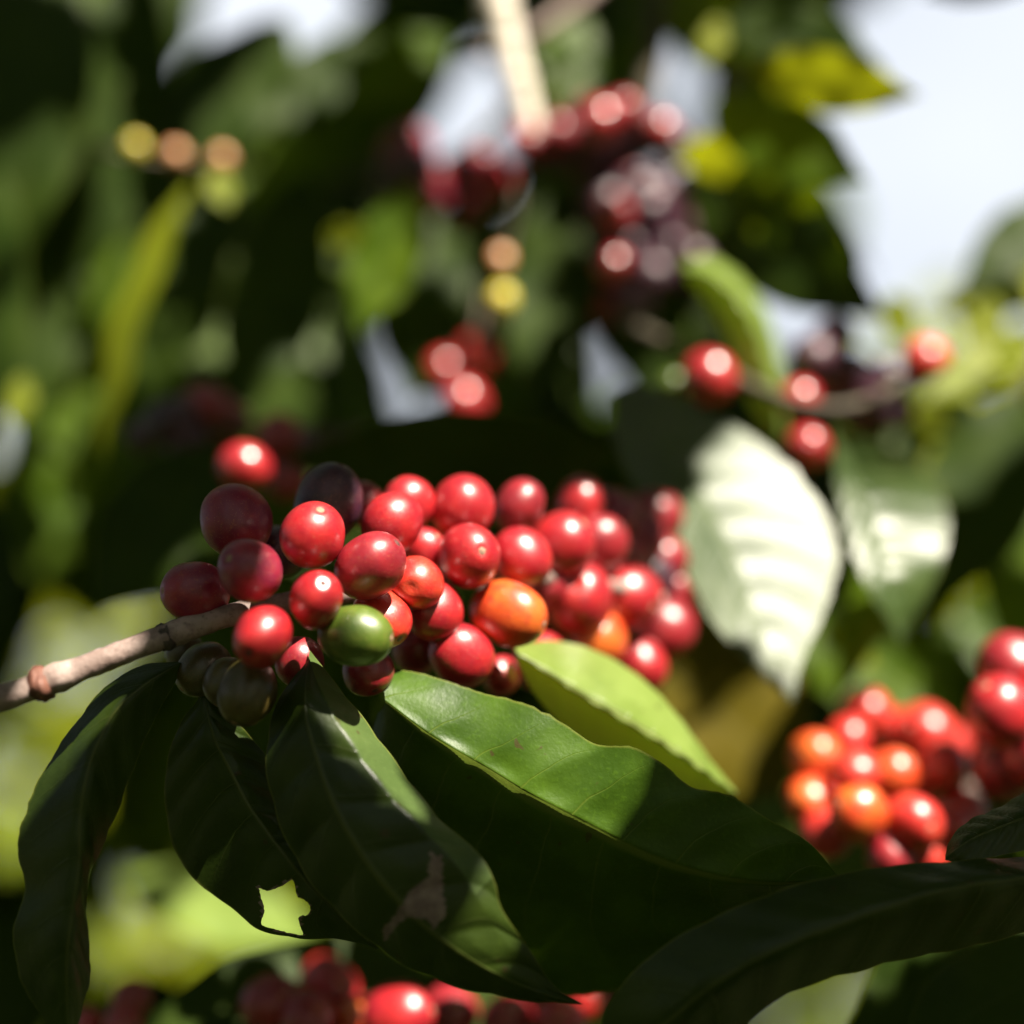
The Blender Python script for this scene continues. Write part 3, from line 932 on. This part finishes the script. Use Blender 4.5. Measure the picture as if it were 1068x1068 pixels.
# ------------------------------------------------------------------ upper branches
J = thing('coffee_branch', P(690, -20, .65), 'dark upright branch hung with clumps of near-black purple cherries', 'coffee branch', BR)
stem([P(715, -80, .66), P(690, 20, .655), P(668, 130, .65), P(655, 230, .645), P(650, 340, .64)], .0055, .0035, BARK_DARK, J)
for k in range(70):
    y = rng.choice([rng.uniform(115, 175), rng.uniform(190, 330), rng.uniform(190, 330)])
    x = 648 + rng.gauss(0, 34) + (-28 if y < 175 else 18)
    cherry(x, y, .635 + rng.uniform(-.035, .03), rng.uniform(19, 23), rng.choice('DDDDDDM'), J, rng=rng, navel=False)
for (x, y, d, r, k) in [(627, 128, .6, 23, 'B'), (650, 118, .6, 20, 'M'), (642, 222, .580, 19, 'M'), (640, 277, .580, 17, 'B'), (690, 135, .6, 16, 'B'), (583, 138, .61, 18, 'M')]:
    cherry(x, y, d, r, k, J, rng=rng, navel=False)
for p in ((629, 118, .595, .0035), (645, 210, .58, .002), (643, 267, .58, .002), (691, 129, .595, .003), (584, 130, .605, .003)):
    lit(*p)
Lb = thing('coffee_branch', P(470, 190, .66), 'shadowy branch with a short string of dark purple cherries beside the pale twig', 'coffee branch', BR)
stem([P(660, 160, .66), P(560, 175, .66), P(470, 180, .66), P(370, 165, .67)], .0024, .0015, BARK_DARK, Lb)
for k in range(16):
    x = rng.uniform(385, 525)
    cherry(x, 175 + (x - 450) * .25 + rng.gauss(0, 18), .65 + rng.uniform(-.03, .02), rng.uniform(17, 22), rng.choice('DDDPM'), Lb, rng=rng, navel=False)
Mb = thing('coffee_branch', P(520, -30, .62), 'straight pale sunlit twig slanting down among the upper leaves', 'coffee branch', BR)
stem([P(505, -60, .62), P(525, 30, .62), P(542, 95, .62), P(553, 138, .62)], .0064, .0044, BARK_PALE, Mb, nodes=((.35, .16, .03), (.72, .18, .025)))
for y in (10, 40, 70, 100, 130):
    lit(520 + y * .22, y, .615, .011)
stem([P(640, -30, .66), P(590, 12, .65), P(535, 45, .64), P(480, 60, .63)], .0028, .0018, BARK, Mb, name='twig')
Nb = thing('coffee_branch', P(490, 360, .62), 'thin hanging twig with a few red cherries that carry round white glints', 'coffee branch', BR)
stem([P(500, 230, .64), P(505, 300, .63), P(495, 360, .62), P(480, 420, .615)], .0016, .0012, BARK_DARK, Nb)
for (x, y, d, r, k) in [(500, 368, .605, 22, 'B'), (485, 420, .595, 23, 'B'), (462, 386, .61, 18, 'B'), (440, 400, .63, 14, 'M'), (478, 370, .63, 18, 'D')]:
    cherry(x, y, d, r, k, Nb, rng=rng, navel=False)
lit(580, 18, .65, .012)
lit(610, 0, .655, .012)
for p in ((500, 362, .605, .012), (485, 415, .595, .012), (462, 383, .61, .010)):
    lit(*p)

# ------------------------------------------------------------------ leafy shoots that frame the picture
Q = thing('coffee_branch', P(120, -60, .62), 'leafy shoot of long drooping dark leaves with three small beads standing for sunlit spots', 'coffee branch', BR)
stem([P(330, -120, .66), P(220, -60, .64), P(120, -70, .63), P(0, -60, .62), P(-120, -20, .62)], .0028, .002, BARK_DARK, Q)
for (x0, y0, x1, y1, d, hw, roll, m) in [
    (60, -60, 10, 300, .62, 62, 10, 0), (150, -40, 60, 330, .66, 64, -15, 0), (230, 190, 150, 420, .66, 52, 12, 0), (300, 20, 150, 220, .67, 58, 20, 0),
    (-20, 150, -10, 480, .60, 52, 20, 0), (60, 190, 20, 470, .65, 50, -5, 0), (200, 190, 106, 490, .60, 26, 50, 3), (320, 180, 250, 440, .63, 54, 0, 0), (90, 330, 60, 560, .68, 58, -10, 1)]:
    leaf(x0, y0, d, x1, y1, d - .02, hw, (LEAF_DARK, LEAF, LEAF_PALE, LEAF_YELLOW)[m], Q, rng, roll=roll, sag=rng.uniform(-.04, .08))
stem([P(280, 176, .625), P(230, 171, .622), P(180, 167, .622), P(120, 159, .622), P(40, 140, .63)], .0016, .0012, BARK_DARK, Q, name='twig')
for (x, y, k) in ((142, 154, 'W'), (183, 162, 'T'), (231, 167, 'T')):  # added beads standing in for sunlit bits of twig
    cherry(x, y, .615, 11.5, k, Q, rng=rng, navel=False)
    lit(x, y - 2, .61, .008)
lit(180, 250, .6, .007)
lit(148, 380, .6, .012)
lit(118, 458, .59, .011)
S = thing('coffee_branch', P(420, 60, .66), 'leafy twig with two tiny beads standing for sunlit spots, peach above yellow', 'coffee branch', BR)
stem([P(620, -60, .68), P(540, 100, .67), P(440, 180, .66), P(340, 190, .66)], .0022, .0015, BARK_DARK, S)
for (x0, y0, x1, y1, d, hw, roll, m) in [
    (430, 190, 372, 350, .60, 40, 25, 1), (460, 220, 430, 420, .64, 44, 0, 0), (590, 190, 560, 430, .61, 50, -8, 0), (400, 40, 260, 130, .68, 40, 20, 0), (330, 150, 210, 210, .67, 36, 10, 1),
    (470, 40, 350, 110, .66, 34, 5, 1), (610, 20, 570, 130, .68, 36, -10, 1)]:
    leaf(x0, y0, d, x1, y1, d - .02, hw, (LEAF_DARK, LEAF, LEAF_PALE, LEAF_YELLOW)[m], S, rng, roll=roll, sag=rng.uniform(-.04, .08))
stem([P(540, 200, .61), P(528, 270, .605), P(525, 313, .605), P(515, 370, .61)], .0014, .0010, BARK_DARK, S, name='twig')
for (x, y, r, k) in ((523, 270, 11, 'T'), (523, 313, 15, 'W')):  # beads added in place of sunlit spots on twig and leaf
    cherry(x, y, .595, r, k, S, rng=rng, navel=False)
    lit(x, y - 3, .59, .008)
lit(380, 325, .582, .009)
lit(362, 246, .59, .007)
lit(400, 265, .59, .008)
T = thing('coffee_branch', P(760, -40, .6), 'leafy shoot spreading dark and yellow-lit leaves against the open white sky', 'coffee branch', BR)
stem([P(690, -60, .64), P(740, 20, .62), P(770, 110, .61), P(770, 190, .61)], .0026, .0018, BARK_DARK, T)
for (x0, y0, x1, y1, d, hw, roll, m) in [
    (760, 20, 925, 75, .59, 44, -20, 0), (780, 70, 960, 100, .55, 34, 15, 3), (740, 110, 905, 190, .56, 42, -5, 1), (700, 160, 850, 170, .58, 30, 30, 3), (760, 175, 890, 260, .58, 44, 10, 1),
    (800, 200, 900, 330, .60, 46, 0, 0), (700, -20, 790, 80, .62, 40, 10, 1), (660, 260, 700, 440, .62, 46, 0, 0)]:
    leaf(x0, y0, d, x1, y1, d - .01, hw, (LEAF_DARK, LEAF, LEAF_PALE, LEAF_YELLOW)[m], T, rng, roll=roll, sag=rng.uniform(-.02, .08))
lit(900, 95, .54, .020)
lit(775, 165, .58, .016)
U = thing('coffee_branch', P(1120, 300, .62), 'leafy shoot at the right margin with dark leaves below the white sky', 'coffee branch', BR)
stem([P(1200, 260, .64), P(1120, 320, .63), P(1060, 420, .62), P(1040, 560, .62)], .0026, .0018, BARK_DARK, U)
for (x0, y0, x1, y1, d, hw, roll, m) in [
    (1120, 210, 1000, 300, .64, 36, 10, 0), (1120, 300, 950, 330, .66, 30, 30, 3), (1080, 360, 960, 420, .62, 34, 30, 3), (1060, 410, 980, 640, .60, 62, 5, 0), (1110, 480, 1050, 700, .62, 60, -5, 1),
    (1000, 400, 940, 560, .62, 48, 0, 0), (1120, 620, 960, 700, .66, 40, 10, 1), (1100, -40, 960, -5, .6, 22, 0, 0)]:
    leaf(x0, y0, d, x1, y1, d - .02, hw, (LEAF_DARK, LEAF, LEAF_PALE, LEAF_YELLOW)[m], U, rng, roll=roll, sag=rng.uniform(-.02, .08))
for p in ((1000, 340, .655, .012), (1045, 318, .655, .012), (1050, 385, .62, .012), (990, 400, .615, .010), (960, 415, .62, .008), (1000, 470, .61, .010), (950, 470, .615, .010), (930, 330, .65, .010), (1050, 250, .63, .012), (1060, 500, .61, .012)):
    lit(*p)

for p in ((20, 415, .62, .012), (0, 230, .66, .010), (225, 195, .67, .010), (420, 90, .67, .010), (735, 40, .64, .012), (570, 100, .68, .010), (850, 215, .60, .010), (980, 490, .62, .012), (965, 440, .63, .014),
          (945, 330, .66, .014), (60, 500, .68, .010), (60, 300, .62, .008), (300, 420, .62, .008), (690, 440, .60, .006), (930, 680, .57, .014), (880, 660, .55, .008), (1050, 600, .62, .012), (745, 780, .57, .008),
          (200, 40, .8, .015), (110, 240, .8, .012), (330, 330, .8, .012), (650, 420, .9, .012), (250, 260, .7, .008), (40, 90, .7, .010), (480, 250, .68, .007), (340, 100, .7, .009), (90, 380, .75, .01), (560, 330, .72, .008), (700, 300, .66, .008), (775, 230, .62, .010), (830, 130, .6, .008), (170, 300, .75, .008), (290, 350, .75, .01), (380, 180, .7, .008), (560, 470, .9, .01), (20, 600, .85, .014)):
    lit(*p)

# small yellow leaves added to stand in for sunlit spots
for (x0, y0, x1, y1, d, hw, o) in ((930, 305, 945, 362, .60, 19, U), (972, 462, 998, 524, .60, 20, U), (945, 418, 992, 452, .60, 17, U), (1040, 310, 1010, 372, .62, 24, U), (26, 392, 10, 445, .60, 16, Q), (-12, 215, 14, 250, .60, 14, Q),
                                   (222, 178, 238, 218, .60, 15, Q), (752, 20, 735, 66, .60, 14, T), (338, 252, 384, 238, .58, 15, S), (860, 650, 915, 700, .56, 16, I), (1068, 340, 1040, 400, .6, 20, U)):
    leaf(x0, y0, d, x1, y1, d - .005, hw, LEAF_YELLOW, o, rng, roll=rng.uniform(-20, 10))
    lit((x0 + x1) / 2, (y0 + y1) / 2, d - .003, .011)

# ------------------------------------------------------------------ the coffee tree they belong to: trunk and unseen leaves overhead, added for shade
tree = thing('coffee_tree', (0.05, 1.25, 0), 'tall coffee tree with dim inner leaves behind the cherries and added shading leaves overhead', 'coffee tree')
V, F = tube_geo(curve([Vector((0.05, 1.25, -.05)), Vector((0.03, 1.25, .8)), Vector((0.06, 1.24, 1.6)), Vector((0.05, 1.22, 2.4))], 24), [0.03 - 0.0007 * i for i in range(24)], 12, .2)
link('trunk', mesh('trunk', V, F), BARK_DARK, tree)
rng = random.Random(11)
crown, inner = Crown(), Crown()


def seen_at(p):
    q = p - EYE
    d = q.dot(FWD)
    if d < 0.02:
        return None
    return 534 + q.dot(RT) / (K * d), 534 - q.dot(UP) / (K * d), d


def outside(p, L):
    s = seen_at(p)
    if s is None:
        return (p - EYE).length > .12
    m = 40 + .62 * L / (K * s[2])
    return not (-m < s[0] < 1068 + m and -m < s[1] < 1068 + m)


def keeps_gaps(c, t, L):
    """does a leaf here leave the sunbeams free?"""
    for (q, r) in LIT:
        w = c - q
        s = w.dot(SUN)
        if s < 0.02:
            continue
        w = w - SUN * s
        if w.length > r + L:
            continue
        tt = t - SUN * t.dot(SUN)
        for k in (-.5, -.3, -.1, .1, .3, .5):
            if (w + tt * (L * k)).length < r + (.21 if abs(k) < .4 else .08) * L:
                return False
    return True


def lay(c, t, L, rng, target, facing=None, **kw):
    target.add(c - t * L / 2, c + t * L / 2, L * rng.uniform(.19, .24), rng, facing=facing, **kw)


def droop(rng):
    a = rng.uniform(0, 6.28)
    return Vector((math.cos(a), math.sin(a), rng.uniform(-1.1, .15))).normalized()


def upward(rng):
    return Vector((rng.uniform(-.6, .6), rng.uniform(-.6, .6), 1)).normalized()


n = 0
while n < 5200:  # out-of-view leaves added to cast shade, kept clear of the sunbeams
    n += 1
    c = Vector((rng.uniform(-1.1, 1.3), rng.uniform(-.35, 1.7), rng.uniform(.7, 2.7)))
    L, t = rng.uniform(.09, .16), droop(rng)
    if outside(c, L) and keeps_gaps(c, t, L):
        lay(c, t, L, rng, crown, facing=upward(rng), sag=rng.uniform(0, .1))

# behind the branches, seen through the gaps
OPEN = [  # where the sky or the bright far slope shows: x, y, rx, ry in the photograph
    (292, 5, 78, 50), (195, 112, 26, 24), (490, 135, 34, 66), (990, 110, 120, 130), (1000, 225, 90, 60), (1060, 30, 80, 90), (708, 180, 16, 18), (715, 75, 12, 24), (632, 362, 22, 38),
    (822, 320, 32, 38), (435, 385, 22, 42), (0, 460, 14, 24), (108, 645, 40, 55), (50, 775, 70, 40), (12, 840, 30, 55), (110, 960, 40, 40), (220, 958, 80, 36), (850, 1050, 75, 40), (1030, 370, 60, 40), (930, 330, 35, 40),
    (1050, 600, 40, 70), (920, 700, 40, 40), (300, 950, 30, 25)]


def shuts(c, t, L, hw):
    for k in (-.5, -.25, 0, .25, .5):
        s = seen_at(c + t * (L * k))
        if s is None:
            return True
        m = (hw if abs(k) < .4 else .3 * hw) / (K * s[2])
        for (ox, oy, rx, ry) in OPEN:
            if ((s[0] - ox) / (rx + m)) ** 2 + ((s[1] - oy) / (ry + m)) ** 2 < 1:
                return True
    return False


n = 0
while n < 7000:
    n += 1
    d = rng.uniform(.74, 1.6)
    c = P(rng.uniform(-150, 1220), rng.uniform(-120, 1180), d)
    L = rng.uniform(.08, .15)
    t = Vector((rng.uniform(-.8, .8), rng.uniform(-.4, .4), -1)).normalized()
    if not shuts(c, t, L, .2 * L) and keeps_gaps(c, t, L):
        (inner if rng.random() < .45 else crown).add(c - t * L / 2, c + t * L / 2, L * rng.uniform(.2, .25), rng, roll=rng.uniform(-45, 45), sag=rng.uniform(0, .1))

# a few leaves that stand out dark against the sunny trees
for (x, y, d, L, tx) in ((75, 560, .85, .11, .3), (150, 815, .9, .10, -.2), (85, 905, .9, .08, .5), (170, 890, 1.0, .07, .7), (760, 760, .8, .12, .3), (700, 720, .8, .12, -.3)):
    c, t = P(x, y, d), Vector((tx, .1, -1)).normalized()
    inner.add(c - t * L / 2, c + t * L / 2, L * .22, rng, sag=.06)

# add unseen leaves along the sun rays to shade all but the lit spots
from mathutils.bvhtree import BVHTree
for rnd in range(3):
    tree_bvh = BVHTree.FromPolygons(crown.V, crown.F)
    for d in (.37, .395, .44, .50, .60, .75):
        for gx in range(-20, 1100, 30):
            for gy in range(-20, 1100, 30):
                p = P(gx + rng.uniform(-15, 15), gy + rng.uniform(-15, 15), d)
                if tree_bvh.ray_cast(p + SUN * .2, SUN)[0] is not None:
                    continue
                for k in range(20):
                    tt = rng.uniform(.18, .9)
                    L = rng.choice((.03, .045, .06, .09, .12))
                    c = p + SUN * tt
                    t = droop(rng)
                    if outside(c, L) and keeps_gaps(c, t, L):
                        lay(c, t, L, rng, crown, facing=SUN)
                        break
crown.build('crown', LEAF_DARK, tree)  # seen leaves behind, plus the added unseen shading leaves
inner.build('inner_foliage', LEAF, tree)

# tall coffee trees; unseen ones added behind the viewer shut off the low sky
def tall_tree(x, y, h, w, mat, lab, count, rng, low=.25):
    s = thing('coffee_tree', (x, y, 0), lab, 'coffee tree', 'coffee trees along the row')
    V, F = tube_geo(curve([Vector((x, y, -.05)), Vector((x + .03, y, h * .5)), Vector((x, y, h * .97))], 14), [.035 - .002 * k for k in range(14)], 10, .2)
    link('trunk', mesh('trunk', V, F), BARK, s)
    cr = Crown()
    while count > 0:
        u = rng.uniform(low, 1)
        th, rr = rng.uniform(0, 6.28), rng.uniform(.1, 1) ** .5
        ww = w * (1.05 - .55 * u) * rr * (1 + .22 * math.sin(5 * th + 9 * u))
        c = Vector((x + ww * math.cos(th), y + ww * math.sin(th), h * u))
        count -= 1
        L, t = rng.uniform(.11, .17), droop(rng)
        if keeps_gaps(c, t, L):
            lay(c, t, L, rng, cr, facing=upward(rng), sag=rng.uniform(0, .1))
    cr.build('crown', mat, s)


# ------------------------------------------------------------------ coffee trees down the row, in full sun
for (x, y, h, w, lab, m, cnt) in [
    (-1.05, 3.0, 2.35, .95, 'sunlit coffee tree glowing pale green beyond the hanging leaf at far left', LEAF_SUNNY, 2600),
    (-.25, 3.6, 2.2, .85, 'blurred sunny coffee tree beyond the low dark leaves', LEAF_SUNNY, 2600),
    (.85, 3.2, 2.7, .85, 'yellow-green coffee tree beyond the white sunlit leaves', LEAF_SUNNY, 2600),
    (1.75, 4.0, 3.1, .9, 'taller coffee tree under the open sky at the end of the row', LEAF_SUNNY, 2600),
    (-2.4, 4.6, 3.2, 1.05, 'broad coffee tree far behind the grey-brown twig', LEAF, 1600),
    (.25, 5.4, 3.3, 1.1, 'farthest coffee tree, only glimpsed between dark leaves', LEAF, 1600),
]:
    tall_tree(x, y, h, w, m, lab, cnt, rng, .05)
for (x, y, h, w, lab) in [(-.9, -1.3, 2.5, .8, 'added unseen coffee tree behind the viewer, blocking low sky on the left'), (.5, -1.5, 2.5, .8, 'added unseen coffee tree behind the viewer, blocking low sky in the middle'), (1.7, -1.0, 2.5, .8, 'added unseen coffee tree behind the viewer, blocking low sky on the right')]:  # out-of-view trees added to block skylight
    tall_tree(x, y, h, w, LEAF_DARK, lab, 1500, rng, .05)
